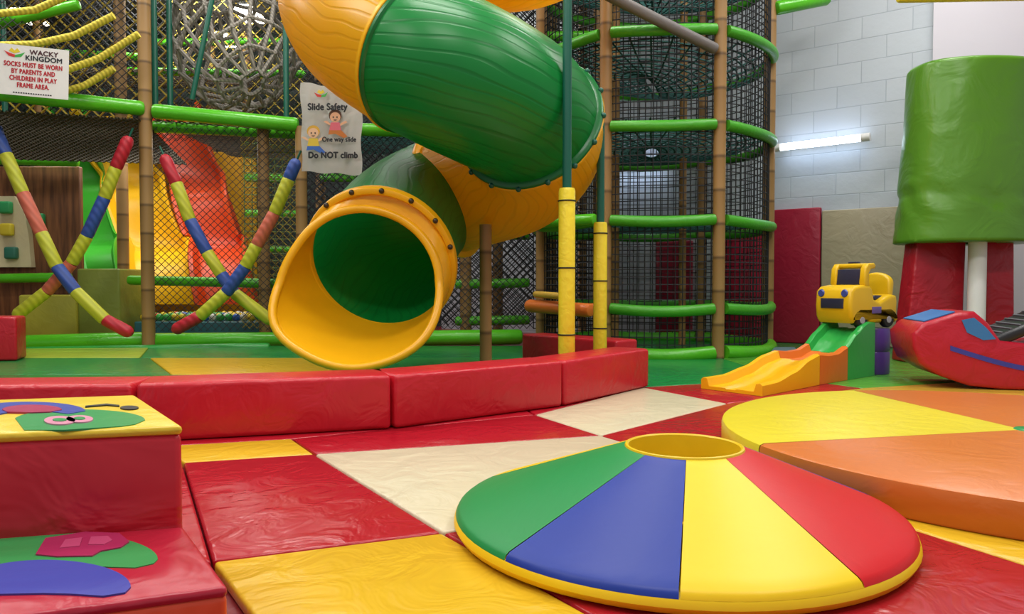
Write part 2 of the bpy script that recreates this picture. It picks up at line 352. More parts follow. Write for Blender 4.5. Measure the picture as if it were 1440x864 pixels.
# ---------------------------------------------------------------- spiral tube slide
SC=1.2
R0=.52*SC
cps=[P(x,y,Y*SC) for x,y,Y in ((505,400,5.0),(535,368,5.4),(564,318,6.1),(602,286,6.65),(664,264,6.5),(722,242,6.2),(752,206,5.85),(738,163,5.5),(690,132,5.2),(626,100,5.1),(565,70,5.25),(507,32,5.6),(487,-12,6.05),(520,-52,6.5),(620,-70,6.75),(730,-74,6.6),(800,-110,6.1))]
def cr(t):
    i=max(0,min(len(cps)-2,int(t))); u=t-i
    p0=cps[max(i-1,0)];p1=cps[i];p2=cps[i+1];p3=cps[min(i+2,len(cps)-1)]
    return .5*((2*p1)+(p2-p0)*u+(2*p0-5*p1+4*p2-p3)*u*u+(3*p1-p0-3*p2+p3)*u**3)
def fr(t):
    T=(cr(t+.02)-cr(t-.02)).normalized(); s=T.cross(V((0,0,1))).normalized(); return T,s,s.cross(T)
slide=thing('spiral_slide','enclosed yellow and green spiral tube slide with a wide yellow mouth','slide',(-.7,7.,0))
NS=64
def shell(bm,rows,uvs):
    uv=bm.loops.layers.uv.verify(); vr=[[bm.verts.new(p) for p in r] for r in rows]; n=len(rows[0])
    for i in range(len(rows)-1):
        for k in range(n):
            k2=(k+1)%n
            f=bm.faces.new((vr[i][k],vr[i][k2],vr[i+1][k2],vr[i+1][k]))
            for l,(uu,vv) in zip(f.loops,((uvs[i],k/n),(uvs[i],(k+1)/n),(uvs[i+1],(k+1)/n),(uvs[i+1],k/n))): l[uv].uv=(uu,vv)
    return vr
def ring(t,r):
    c=cr(t);T,s,u=fr(t)
    return [c+(s*math.cos(2*PI*k/NS)+u*math.sin(2*PI*k/NS))*r for k in range(NS)]
def section(t0,t1,m,name='tube_section'):
    n=max(8,int((t1-t0)*8)); b=B(); ts=[t0+(t1-t0)*i/n for i in range(n+1)]
    us=[0]
    for i in range(n): us.append(us[-1]+(cr(ts[i+1])-cr(ts[i])).length)
    shell(b,[ring(t,R0) for t in ts],us)
    return obj(name,b,m,slide,50)
def flange(t,m,side,e=.045):
    b=B(); c=cr(t);T,s,u=fr(t)
    offs=[(0,R0-.005),(0,R0+e),(.006,R0+e+.006),(.03,R0+e+.006),(.036,R0+e),(.045,R0+.0)]
    rows=[[c+T*side*o+(s*math.cos(2*PI*k/NS)+u*math.sin(2*PI*k/NS))*r for k in range(NS)] for o,r in offs]
    shell(b,rows,[0]*len(rows)); return obj('flange',b,m,slide)
def bolts(c,T,s,u,rad,dt,ks,n,m=DKM,rr=.026):
    for k in ks:
        a=2*PI*k/n; b=B(); p=c+T*dt+(s*math.cos(a)+u*math.sin(a))*rad
        bmesh.ops.create_uvsphere(b,u_segments=10,v_segments=6,radius=rr,matrix=Matrix.Translation(p)); obj('bolt',b,m,slide)
S1,S2,S3=3.5,6.75,9.62
section(1,S1,SG); section(S1,S2,SY); section(S2,S3,SG); section(S3,13.,SY); section(13.,15.9,SY)
flange(S1,PY,1,.055); flange(S1,SGD,-1,.02); flange(S2,PY,-1); flange(S2,SGD,1); flange(S3,SGD,-1,.012); flange(S3,PY,1,.02); flange(13,PY,1)
bolts(cr(S2),*fr(S2),R0+.055,.02,range(16),16,DKG)
# mouth
Cf=cr(1);Tf,sf,uf=fr(1)
Cl=P(509,398,5.12*SC); a2=V((.995,.06,0)).normalized()
def lipp(a,dr):
    s=math.sin(a); c=math.cos(a)
    r=.575 if c<0 else .575-.025*c
    r+=(.03 if s<0 else .0)*abs(s)
    d=math.degrees(a)%360
    r+=.055*math.exp(-((d-208)/22)**2)-.03*math.exp(-((d-150)/26)**2)+.035*math.exp(-((d-318)/26)**2)
    r=r*SC+dr
    if s>0: return Cl+a2*c*r+V((0,.12*s*r,s*r*.93))
    return Cl+a2*c*r+V((0,.5*s*r,s*r*.95))
rows=[];K=16
for i in range(K+1):
    t=i/K; row=[]
    for k in range(NS):
        a=2*PI*k/NS
        p=Cf+(sf*math.cos(a)+uf*math.sin(a))*(R0-.02); q=lipp(a,-.045)
        row.append(p.lerp(q,t))
    rows.append(row)
rows2=[]
for i in range(K+1):
    c=sum(rows[i],V())/NS
    rows2.append([p+(p-c).normalized()*.035 for p in rows[i]])
b=B(); al=rows+rows2[::-1]; shell(b,al+[al[0]],[0]*(len(al)+1)); bmesh.ops.remove_doubles(b,verts=b.verts,dist=.0005)
MOUTHM=plastic('mouth_yellow','#f6b210',.32); mouth=obj('mouth',b,MOUTHM,slide,60)
b=B(); tube(b,[(rows[-1][k]+rows2[-1][k])/2 for k in range(NS)],.036,12,closed=True); obj('lip',b,MOUTHM,mouth)
b=B(); offs=[(.02,R0-.02),(-.03,R0-.02),(-.05,R0-.01),(-.06,R0+.0),(-.06,R0+.03),(-.05,R0+.045),(-.03,R0+.05),(.02,R0+.05),(.02,R0-.02)]
shell(b,[[Cf+Tf*o+(sf*math.cos(2*PI*k/NS)+uf*math.sin(2*PI*k/NS))*r for k in range(NS)] for o,r in offs],[0]*len(offs)); obj('flange',b,MOUTHM,slide)
bolts(Cf,Tf,sf,uf,R0+.03,-.06,[.6,1.6,2.6,3.6,4.6,5.6,6.6,7.6],16,DKM,.024)
b=B(); q=P(683,400,7.15); tube(b,[(q.x,q.y,0),(q.x,q.y,1.42)],.058,14); obj('support_post',b,BAM,slide)
# ---------------------------------------------------------------- posts with yellow foam
def padpost(px,Y,ytop,r,ztop,label):
    q=P(px,400,Y); t=thing('padded_post',label,'post',(q.x,q.y,0))
    zt=P(px,ytop,Y).z; b=B(); tube(b,[(q.x,q.y,0),(q.x,q.y,ztop)],.036,14); obj('pole',b,DKG,t)
    b=B(); tube(b,[(q.x,q.y,.01),(q.x,q.y,.03),(q.x,q.y,zt-.02),(q.x,q.y,zt)],[r*.9,r,r,r*.9],20); s=obj('foam_sleeve',b,YFO,t)
    for k in range(3):
        z=.45+(zt-.55)*k/2; b=B(); tube(b,[(q.x+r*1.03*math.cos(i*PI/10),q.y+r*1.03*math.sin(i*PI/10),z) for i in range(20)],.006,6,closed=True); obj('cable_tie',b,BLK,t)
padpost(797,5.92,265,.066,6.28,'taller dark green post with yellow foam sleeve right of the slide, reaching the ceiling')
padpost(844,6.78,313,.062,2.3,'shorter dark green post with yellow foam sleeve at the slide flange')
# ---------------------------------------------------------------- netted tower
TX,TY,TR=1.86,10.0,1.5
tower=thing('netted_tower','tall round climbing tower of tan posts, green rings and black netting','play tower',(TX,TY,0))
def tp(a,z,r=TR): a=math.radians(a); return V((TX+r*math.cos(a),TY+r*math.sin(a),z))
for a in (-70,-121,-170,-10,50,112):
    b=B(); tube(b,[tp(a,0),tp(a,6.2)],.072,14); obj('post',b,BAM,tower)
for x,y in ((-.45,.2),(.5,.35)):
    b=B(); tube(b,[(TX+x,TY+y,0),(TX+x,TY+y,6.2)],.05,12); obj('inner_post',b,BAM,tower)
LV=[.06,.57,1.59,2.67,3.74,4.8]
pa=[-170,-121,-70,-10,50,112]
for li,z in enumerate(LV):
    for i in range(6):
        a0=pa[i];a1=pa[(i+1)%6]
        if a1<a0:a1+=360
        m=ORF if (li==1 and i==0) else (LIME if li==0 else RINGG)
        b=B(); n=10; pts=[]
        for k in range(n+1):
            a=a0+3+(a1-a0-6)*k/n; pts.append(tp(a,z-.03*math.sin(PI*k/n),TR+.02))
        tube(b,pts,.064 if li else .085,12); obj('ring_rail',b,m,tower)
b=B()
for k in range(108):
    a=k*360/108; strand(b,tp(a,.1,TR-.02),tp(a,5.9,TR-.02),.0078)
z=.15
while z<5.9:
    tube(b,[tp(i*7.5,z,TR-.02) for i in range(48)],.0078,3,closed=True); z+=.087
obj('net',b,NET,tower)
for z,t0 in ((3.72,.25),(4.8,.3),(1.62,.0),(2.7,.1)):
    b=B()
    for r in [.1*i for i in range(1,14)]:
        tube(b,[tp(i*15,z-t0+t0*(r/1.4)**2+.5*t0*math.sin(math.radians(i*15+z*70)),r) for i in range(24)],.013,3,closed=True)
    for k in range(32):
        tube(b,[tp(k*11.25,z-t0+t0*(r/1.4)**2+.5*t0*math.sin(math.radians(k*11.25+z*70)),r) for r in (.1,.5,.9,1.2,1.42)],.013,3,False)
    obj('web_deck',b,NETT,tower)
b=B(); rtube(b,P(845,-12,8.2),P(1008,70,8.5),.062); obj('diagonal_brace',b,GRYF,tower)
b=B(); rtube(b,P(752,414,9.2),P(805,418,8.55),.04); obj('spacer_rail',b,mat('tan_foam','#d9b040',.5,.1,12),tower)
b=B(); rtube(b,P(742,430,9.3),P(832,437,8.5),.08); obj('orange_roller',b,ORF,tower)
b=B(); rtube(b,P(736,314,9.6),P(838,309,8.62),.07); obj('spacer_rail',b,LIME,tower)
b=B(); rtube(b,P(1090,12,9.7),P(1165,-3,9.9),.09); obj('bridge_rail',b,LIME,tower)
# ---------------------------------------------------------------- play frame
frame=thing('play_frame','two storey netted play frame with tan posts and lime rails along the back','play frame',(-4.,10.3,0))
def post(px,Y,r=.085,z1=6.2,z0=0.,m=BAM):
    q=P(px,400,Y); b=B(); tube(b,[(q.x,q.y,z0),(q.x,q.y,z1)],r,14); obj('post',b,m,frame)
def rail(a,c,r=.085,m=LIME,name='rail'):
    b=B(); rtube(b,a,c,r); obj(name,b,m,frame)
for px,Y in ((208,10.2),(174,11.6),(60,13.2),(300,15.3),(350,15.3),(452,12.6),(560,12.6),(655,11.),(700,12.2),(775,11.4),(820,13)): post(px,Y)
for px,Y in ((372,10.6),(425,10.5)): post(px,Y,.08,3.05)
for px,Y in ((222,10.5),(243,10.7),(405,10.7),(12,11.4)): post(px,Y,.04,6.2,3.2,DKG)
b=B(); tube(b,[P(270,140,10.4),P(300,-10,10.4)],.035,10); obj('slanted_pole',b,DKG,frame)
rail(P(-120,118,8.8),P(203,153,10.15),.1); rail(P(214,156,10.2),P(420,176,10.5),.1); rail(P(214,178,10.5),P(430,188,10.8),.085); rail(P(430,180,10.5),P(640,186,10.8),.09)
rail(P(30,483,10.1),P(206,478,10.4),.11,name='base_rail'); rail(P(212,480,10.3),P(420,478,10.5),.11,name='base_rail'); rail(P(420,478,10.5),P(735,474,10.7),.11,name='base_rail')
rail(P(30,496,9.9),P(380,490,10.2),.075,mat('green_foam','#2b9a3c',.3,.12,12,.1),name='base_rail')
for a,c,Y in (((-10,392),(100,390),11.),((180,394),(425,400),10.8),((640,400),(745,398),11),((640,452),(745,450),11),((-10,225),(110,228),11.),((450,250),(740,252),12.5),((600,330),(745,332),12.3),((640,170),(860,176),12.2),((745,52),(860,50),10.6),((-5,34),(112,6),9.9),((430,90),(560,92),12.5),((180,100),(430,105),13.2),((340,205),(430,212),12.6),((345,300),(430,302),13.),((-10,70),(200,80),13.4),((215,60),(430,58),14.2),((345,250),(430,252),12.9),((345,350),(430,352),13.4)):
    rail(P(a[0],a[1],Y),P(c[0],c[1],Y),.07)
# padded yellow back wall of the slide bay
pa_=P(80,400,15.);pb_=P(360,400,15.)
b=B(); prism(b,[(pa_.x,15.),(pb_.x,15.),(pb_.x,15.12),(pa_.x,15.12)],.02,3.5,.03); obj('back_panel',b,vinyl('bay_yellow','#e0a81c',.3,.45),frame)
def net(a,bq,c,d,sp,r,m,name='net_panel',diag=True):
    a,bq,c,d=[V(p) for p in (a,bq,c,d)]; Wd=(bq-a).length; Hh=(d-a).length
    def pt(s,t): s/=Wd;t/=Hh; return a.lerp(bq,s).lerp(d.lerp(c,s),t)
    b=B()
    if diag:
        k=sp
        while k<Wd+Hh:
            s0=max(0,k-Hh);s1=min(Wd,k)
            strand(b,pt(s0,k-s0),pt(s1,k-s1),r); strand(b,pt(Wd-s0,k-s0),pt(Wd-s1,k-s1),r); k+=sp
    else:
        k=0
        while k<Wd: strand(b,pt(k,0),pt(k,Hh),r); k+=sp
        k=0
        while k<Hh: strand(b,pt(0,k),pt(Wd,k),r); k+=sp
    return obj(name,b,m,frame)
def vnet(p0,Y0,p1,Y1,z0,z1,sp=.15,r=.007,m=NET,diag=True):
    a=P(p0,400,Y0);c=P(p1,400,Y1)
    net((a.x,a.y,z0),(c.x,c.y,z0),(c.x,c.y,z1),(a.x,a.y,z1),sp,r,m,'net_panel',diag)
OCH=mat('ochre_net','#a08a26',.8)
vnet(208,10.25,425,10.55,.2,3.0,.1,.0055); vnet(425,10.55,750,10.9,.2,6.1,.1,.007); vnet(208,12.8,425,13.,3.3,6.1,.13,.009); vnet(-60,9.6,208,10.35,3.3,6.1,.11,.007)
vnet(340,10.9,425,10.95,.2,3.0,.11,.007,OCH); vnet(430,11.6,750,11.9,.2,6.1,.13,.009)
vnet(430,12.4,860,13.,.2,6.1,.13,.011); vnet(-40,13,215,13.4,3.6,6.1,.14,.012); vnet(750,10.9,870,11.9,.2,6.1,.09,.009,NET,False)
vnet(-40,15.4,760,15.6,.2,6.1,.2,.012,mat('green_net','#23402e',.8))
vnet(-40,12.2,240,12.4,3.5,6.1,.24,.016,OCH); vnet(240,13.3,430,13.5,3.5,6.1,.22,.014,OCH); vnet(345,12.3,430,12.5,.4,3.,.12,.011,mat('moss_net','#4a5a2a',.8),False)
a=P(-100,150,8.9);c=P(200,168,10.1); net(a,c,c+V((-.1,1.6,-.35)),a+V((-.3,1.6,-.35)),.08,.014,NETO,'deck_net')
a=P(212,168,10.3);c=P(425,182,10.5); net(a,c,c+V((0,3,0)),a+V((0,3,0)),.14,.009,NETO,'deck_net')
a=P(430,182,10.6);c=P(745,188,10.8); net(a,c,c+V((0,2.,0)),a+V((0,2.,0)),.12,.011,NETT,'deck_net')
a=P(-60,95,12.4);c=P(430,100,13.4); net(a,c,c+V((0,2.4,.3)),a+V((0,2.4,.3)),.14,.016,NETO,'deck_net')
# foam crosses
def foam(n,h): return ropemat('foam_'+n,h,.8,5,.5)
FR=foam('red','#c01e30');FY=foam('yellow','#c6c832');FS=foam('salmon','#d66c54');FB=foam('blue','#3352a4')
def fstrand(pts,ms,Y,label,r=.08):
    q=[P(p[0],p[1],Y) for p in pts]; o=thing('foam_rope',label,'foam rope',(q[-1].x,q[-1].y,q[-1].z),'crossed foam ropes')
    L=len(q)-1
    for i in range(L):
        b=B(); a,c=q[i],q[i+1]; d=(c-a).normalized()
        pts_=[a,a+d*.02,c-d*.02,c]; rs=[r*.93,r,r,r*.93]
        if i==0: pts_=[a,a+d*.03,a+d*.07]+pts_[2:]; rs=[r*.4,r*.8,r,r,r*.93]
        if i==L-1: pts_=pts_[:-2]+[c-d*.07,c-d*.03,c]; rs=rs[:-2]+[r,r*.8,r*.4]
        tube(b,pts_,rs,14); obj('foam_sleeve',b,ms[i],o)
    b=B(); d0=(q[0]-q[1]).normalized(); tube(b,[q[0]-d0*.03,q[0]+d0*.12],.014,8); obj('rope_end',b,DKG,o)
fstrand([(-12,170),(8,217),(32,272),(58,328),(80,375),(106,410),(148,450),(186,470)],[FB,FY,FS,FY,FB,FY,FR],9.6,'foam rope of the left cross running from blue top to red lower right end')
fstrand([(182,192),(163,236),(147,278),(122,332),(101,370),(66,410),(20,446)],[FR,FY,FB,FY,FS,FY],9.85,'foam rope of the left cross with red upper right end')
fstrand([(230,218),(248,258),(267,310),(291,355),(311,386),(330,413),(385,454)],[FR,FY,FB,FY,FB,FY],9.85,'foam rope of the second cross with red upper left end')
fstrand([(418,224),(406,252),(386,300),(361,345),(345,375),(318,412),(281,445),(243,466)],[FB,FY,FS,FY,FB,FY,FR],9.6,'foam rope of the second cross from blue top to red lower left end')
# wave slides behind the nets
def chute(pts,w,m,label,lip=.16):
    q=[V(p) for p in pts]; b=B(); rows=[]
    N=48; path=[]
    for i in range(N+1):
        t=i/N*(len(q)-1); k=min(int(t),len(q)-2); u=t-k
        p0=q[max(k-1,0)];p1=q[k];p2=q[k+1];p3=q[min(k+2,len(q)-1)]
        path.append(.5*((2*p1)+(p2-p0)*u+(2*p0-5*p1+4*p2-p3)*u*u+(3*p1-p0-3*p2+p3)*u**3)+V((0,-.12*math.sin(t*3.2),.13*math.sin(t*3.2))))
    cs=[(-.5,-.03),(-.53,lip),(-.5,lip+.03),(-.44,lip),(-.39,.04),(-.33,0),(.33,0),(.39,.04),(.44,lip),(.5,lip+.03),(.53,lip),(.5,-.03)]
    for i,p in enumerate(path):
        T=(path[min(i+1,N)]-path[max(i-1,0)]).normalized(); s=V((1,0,0)); n=-s.cross(T).normalized()
        rows.append([b.verts.new(p+s*w*c[0]+n*c[1]) for c in cs])
    for i in range(N):
        for k in range(len(cs)): k2=(k+1)%len(cs); b.faces.new((rows[i][k],rows[i][k2],rows[i+1][k2],rows[i+1][k]))
    b.faces.new(rows[0]);b.faces.new(rows[-1])
    return tag(obj('wave_slide',b,m),label,'slide','wave slides behind the net')
chute([P(98,165,14.4),P(110,205,14),P(124,260,13.5),P(134,310,13.),P(141,350,12.6),P(146,395,12.1)],.66,plastic('wave_green','#3aa82a',.4),'green wave slide behind the left foam cross')
chute([P(146,165,14.6),P(162,205,14.1),P(190,265,13.5),P(210,315,13.1),P(226,360,12.7),P(240,425,12.1)],1.08,plastic('wave_yellow','#f5bd0a',.4),'yellow wave slide between the green and orange slides',.22)
chute([P(248,165,14.6),P(262,205,14.1),P(282,265,13.5),P(298,315,13.1),P(311,360,12.7),P(324,425,12.1)],.92,plastic('wave_orange','#d9480e',.4),'orange wave slide behind the second foam cross',.26)
# climbing wall
cw=thing('climbing_wall','brown wood panel with a small cream climbing board and square holds at the left','climbing wall',(-6.8,11.1,0))
pl=P(-20,388,11.2);pr=P(114,388,11.2);pt=P(0,234,11.2)
b=B(); prism(b,[(pl.x,11.2),(pr.x,11.2),(pr.x,11.3),(pl.x,11.3)],0,pt.z,.02); obj('wood_panel',b,woodmat(),cw)
b=B(); slab(b,[P(x,y,11.1) for x,y in ((-20,276),(20,276),(34,300),(40,330),(44,376),(-20,376))],V((0,.1,0))); obj('climbing_board',b,mat('board_cream','#cfc29c',.6,.1,6),cw)
for i,(x,y,h) in enumerate(((8,292,'#2f9a5a'),(10,323,'#d9c432'),(16,356,'#2a6a58'),(54,309,'#2f9a5a'))):
    b=B(); q=P(x,y,11.06 if i<3 else 11.16); box(b,q,(.18,.1,.18),None,.03); obj('climbing_hold',b,mat('hold_'+h[1:],h,.5),cw)
b=B(); prism(b,[(P(25,400,10.7).x,10.7),(P(106,400,10.7).x,10.7),(P(106,400,10.7).x,11.05),(P(25,400,10.7).x,11.05)],.0,P(70,415,10.7).z,.03); tag(obj('soft_block',b,vinyl('olive_yellow','#a8a23a',.2)),'olive yellow soft block below the climbing wall','soft block')
b=B(); prism(b,[(P(108,400,10.75).x,10.75),(P(168,400,10.75).x,10.75),(P(168,400,10.75).x,11.45),(P(108,400,10.75).x+.02,11.45)],.0,P(70,378,10.75).z,.03); tag(obj('soft_block',b,vinyl('olive_green','#7f8a3a',.2)),'taller olive green soft block beside the wave slides','soft block')
# ball pit
px0=P(190,400,11).x;px1=P(405,400,11.).x
b=B(); prism(b,[(px0,10.95),(px1,10.95),(px1,12.6),(px0,12.6)],0,.3,.02); tag(obj('ball_pit',b,vinyl('pit_blue','#2f6a70',.1)),'low padded ball pit bed behind the net','ball pit')
bc=[('yellow','#e8cc2a'),('green','#3fae4a'),('red','#d0342c'),('blue','#3a6ac0'),('white','#dedccf')]
bms=[]
for n_,h in bc:
    b=B(); bmesh.ops.create_icosphere(b,subdivisions=2,radius=.06); me=bpy.data.meshes.new('ball'); b.to_mesh(me); b.free()
    for p in me.polygons:p.use_smooth=True
    me.materials.append(plastic('ball_'+n_,h)); bms.append(me)
for iy in range(6):
    for ix in range(19):
        if random.random()<.12: continue
        k=random.choice([0,0,0,1,1,2,3,4]); o=bpy.data.objects.new('ball',bms[k]); col.objects.link(o)
        o.location=(px0+.1+ix*(px1-px0-.2)/18,11.05+iy*.2+random.uniform(-.02,.02),.36)
        tag(o,'small %s plastic ball lying in the ball pit behind the net'%bc[k][0],'ball','%s balls in the ball pit'%bc[k][0])
# rope cage
rb=B(); c0=P(332,58,11.3)
NM,NP=16,9
jit=[[V((random.uniform(-.03,.03),random.uniform(-.03,.03),random.uniform(-.03,.03))) for j in range(NP)] for i in range(NM)]
def rp(i,j):
    i%=NM
    th=2*PI*i/NM+.1*math.sin(j*1.1); ph=PI*(j+.55)/(NP+.1)
    loc=V((.98*math.sin(ph)*math.cos(th),.95*math.cos(ph),1.02*math.sin(ph)*math.sin(th)))+jit[i][j]
    loc=Matrix.Rotation(.95,3,'X')@Matrix.Rotation(.45,3,'Z')@loc
    loc.z-=.1*(1-loc.x**2)*(.5 if loc.z<0 else -.2)
    return c0+V((loc.x*.94,loc.y*.85,loc.z*1.0))
for i in range(NM): tube(rb,[rp(i,j) for j in range(NP)],.03,6,False)
for j in range(NP): tube(rb,[rp(i,j) for i in range(NM)],.03,6,closed=True)
for i in range(NM):
    for j in range(1,NP-1): bmesh.ops.create_icosphere(rb,subdivisions=1,radius=.045,matrix=Matrix.Translation(rp(i,j)))
tag(obj('rope_cage',rb,ropemat('grey','#a09a90',.55)),'rounded cage of knotted grey ropes hanging in the upper deck','rope cage')
YR=ropemat('yellow','#f0dc50',.65)
for i,(pts,Y,l) in enumerate((([(-10,64),(50,62),(105,50),(160,22)],9.5,'upper yellow rope crossing above the socks sign'),([(60,118),(90,100),(140,82),(195,48)],9.55,'yellow rope rising to the tan post beside the socks sign'),([(86,130),(120,120),(160,96)],9.6,'short yellow rope at the lower right corner of the socks sign'),([(-10,20),(50,14),(90,-4)],9.5,'topmost yellow rope in the upper left corner'))):
    b=B(); tube(b,[P(x,y,Y) for x,y in pts],.045,10); tag(obj('rope',b,YR),l,'rope','yellow ropes')
# signs
sg=thing('rules_sign','white paper sign about wearing socks, hung on the upper left net','sign',tuple(P(45,135,9.2)))
sR=(P(90,107,9.2)-P(0,98,9.)).normalized(); sU=V((0,0,1)); sU=(sU-sR*sU.dot(sR)).normalized(); so=P(46,101,9.1); sN=sR.cross(sU)
w,h=.77,.6
b=B(); slab(b,[so+sR*x+sU*y for x,y in ((-w/2,-h/2),(w/2,-h/2),(w/2,h/2),(-w/2,h/2))],sN*.01); obj('paper',b,PAPER,sg)
TR_=mat('text_red','#b81828',.6); TD=mat('text_dark','#232328',.6); TM=mat('text_maroon','#4a2028',.6)
text('WACKY',.08,so,sR,sU,.12,.225,TM,sg,.003); text('KINGDOM',.08,so,sR,sU,.12,.155,TD,sg,.003)
for i,l in enumerate(('SOCKS MUST BE WORN','BY PARENTS AND','CHILDREN IN PLAY','FRAME AREA.')): text(l,.078,so,sR,sU,0.01,.068-.082*i,TR_,sg,.003,xs=.68,sp=1.1)
b=B()
for i in range(16): slab(b,[so+sR*(-.2+i*.026+x)+sU*(-.275+y) for x,y in ((0,0),(.017,0),(.017,.014),(0,.014))],sN*.013)
obj('small_print',b,TD,sg)
EMB=(([(-.3,.22),(-.25,.16),(-.19,.15),(-.18,.18),(-.24,.195)],'#d0342c'),([(-.19,.15),(-.12,.16),(-.08,.22),(-.13,.195),(-.18,.18)],'#3fae4a'),([(-.25,.22),(-.19,.195),(-.13,.22),(-.16,.26),(-.19,.23),(-.22,.26)],'#e8cc2a'))
for pts,hx in EMB:
    b=B(); slab(b,[so+sR*x+sU*y for x,y in pts],sN*.014); obj('emblem',b,mat('emblem_'+hx[1:],hx,.6),sg)
bn=thing('safety_banner','white slide safety banner with two cartoon children, hung beside the yellow tube','banner',tuple(P(467,242,9.6)))
bo=P(466,182,9.6); bR=V((1,0,0)); bU=V((.0,0,1)); w,h=.77,1.12
b=B(); n=16; rr=[[bo+V(((i/n-.5)*w+.012*math.sin(j*.8),.02*math.sin(i*.7+j*.25)+.008*math.sin(i*1.9-j*.9),(j/n-.5)*h-.05*(i/n-.5)+.012*math.sin(i*.8)*(j in(0,n)))) for i in range(n+1)] for j in range(n+1)]
vv=[[b.verts.new(p) for p in r] for r in rr]
for j in range(n):
    for i in range(n): b.faces.new((vv[j][i],vv[j][i+1],vv[j+1][i+1],vv[j+1][i]))
bmesh.ops.solidify(b,geom=b.faces[:],thickness=.006); obj('sheet',b,PAPER,bn)
bo2=bo+V((0,-.04,0))
text('Slide Safety',.118,bo2,bR,bU,-.035,.27,TD,bn,.0055,xs=.88); text('One way slide',.085,bo2,bR,bU,.11,-.14,TD,bn,.0035,xs=.84); text('Do NOT climb',.108,bo2,bR,bU,.03,-.34,TD,bn,.0055,xs=.9)
for pts,hx in EMB:
    b=B(); slab(b,[bo2+V(((x+.19)*.8-.12,0,(y-.2)*.9+.44)) for x,y in pts],V((0,-.003,0))); obj('emblem',b,mat('emblem_'+hx[1:],hx,.6),bn)
def kid(cx,cy,skin,hair,shirt,pants,k_=.72):
    def L(pts): return [(cx+(x-cx)*k_,cy+(y-cy)*k_) for x,y in pts]
    for pts,hx,k in ((ell(cx,cy+.06,.075,.07),hair,0),(ell(cx,cy+.04,.06,.058),skin,1),([(cx-.05,cy-.02),(cx+.05,cy-.02),(cx+.07,cy-.11),(cx-.07,cy-.11)],shirt,2),([(cx-.07,cy-.11),(cx+.07,cy-.11),(cx+.14,cy-.18),(cx+.1,cy-.2),(cx,cy-.15),(cx-.08,cy-.16)],pants,2),([(cx-.1,cy+.0),(cx-.06,cy-.03),(cx-.05,cy-.06),(cx-.14,cy-.01)],skin,2),([(cx+.06,cy-.03),(cx+.12,cy+.0),(cx+.14,cy-.02),(cx+.06,cy-.06)],skin,2)):
        b=B(); slab(b,[bo2+V((x,-.002*k,y)) for x,y in L(pts)],V((0,-.003,0))); obj('cartoon_child',b,mat('ink_'+hx[1:],hx,.6),bn)
    b=B()
    for dx in (-.022,.022): slab(b,[bo2+V((x,-.006,y)) for x,y in L(ell(cx+dx,cy+.04,.008,.011,n=8))],V((0,-.002,0)))
    slab(b,[bo2+V((x,-.006,y)) for x,y in L(((cx-.02,cy+.012),(cx+.02,cy+.012),(cx+.01,cy+.003),(cx-.01,cy+.003)))],V((0,-.002,0))); obj('cartoon_face',b,TD,bn)
kid(.06,.1,'#e8b08a','#5a3420','#e06a7a','#c9742a',1.1); kid(-.22,-.1,'#efc09a','#d9a93a','#e0c23a','#3a6ac0',1.1)
# ---------------------------------------------------------------- wall pads and lamps
def wpad(p0,p1,z0,z1,m,label):
    a=Wp(p0,400,.005);c=Wp(p1,400,.005); f=[a,c,c+WN*.09,a+WN*.09]; b=B(); prism(b,[(p.x,p.y) for p in f],z0,z1,.02,3); tag(obj('wall_pad',b,m),label,'wall pad','padded wall panels')
ZT=P(1100,296,11).z
wpad(1085,1155,0,ZT,WPR,'dark red wall pad between the netted tower and the beige pad')
wpad(1156.5,1275,0,ZT-.05,WPB,'beige wall pad behind the yellow toy car')
wpad(1020,1083,0,ZT-.25,WPR,'dark red wall pad seen through the right side of the tower net'); wpad(925,975,0,ZT-.4,WPR,'dark red wall pad seen through the middle of the tower net')
def lamp(a,c,label):
    t=thing('wall_lamp',label,'lamp',tuple(a),'fluorescent wall lamps'); d=(c-a).normalized()
    b=B(); tube(b,[a,c],.05,12); obj('tube',b,EMI,t)
    b=B(); tube(b,[a-WN*.075,c-WN*.075],.03,4); obj('housing',b,WHT,t)
    b=B(); tube(b,[a-d*.05,a+d*.06],.056,12); obj('end_cap',b,WHT,t); b=B(); tube(b,[c-d*.06,c+d*.05],.056,12); obj('end_cap',b,WHT,t)
lamp(Wp(1092,208,.2),Wp(1218,193,.2),'lit fluorescent tube on the block wall right of the tower')
lamp(Wp(850,240,.2),Wp(932,231,.2),'lit fluorescent tube on the wall seen through the tower net')
for i,(px,py,Y) in enumerate(((350,20,13.1),(314,56,14.6),(40,24,13.8),(440,20,15))):
    q=P(px,py,Y); b=B(); box(b,q,(.34,.7,.1),None,.02); tag(obj('ceiling_lamp',b,mat('ceiling_glow','#fff4e0',.5,0,6,0,emit=14)),['bright ceiling lamp above the rope cage','bright ceiling lamp seen through the left part of the rope cage','bright ceiling lamp in the far upper left corner','ceiling lamp hidden above the spiral slide'][i],'lamp','ceiling lamps')
b=B(); rtube(b,P(1262,-4,8.),P(1500,-8,8.),.06); tag(obj('padded_beam',b,YFO),'yellow padded beam at the very top right','beam')
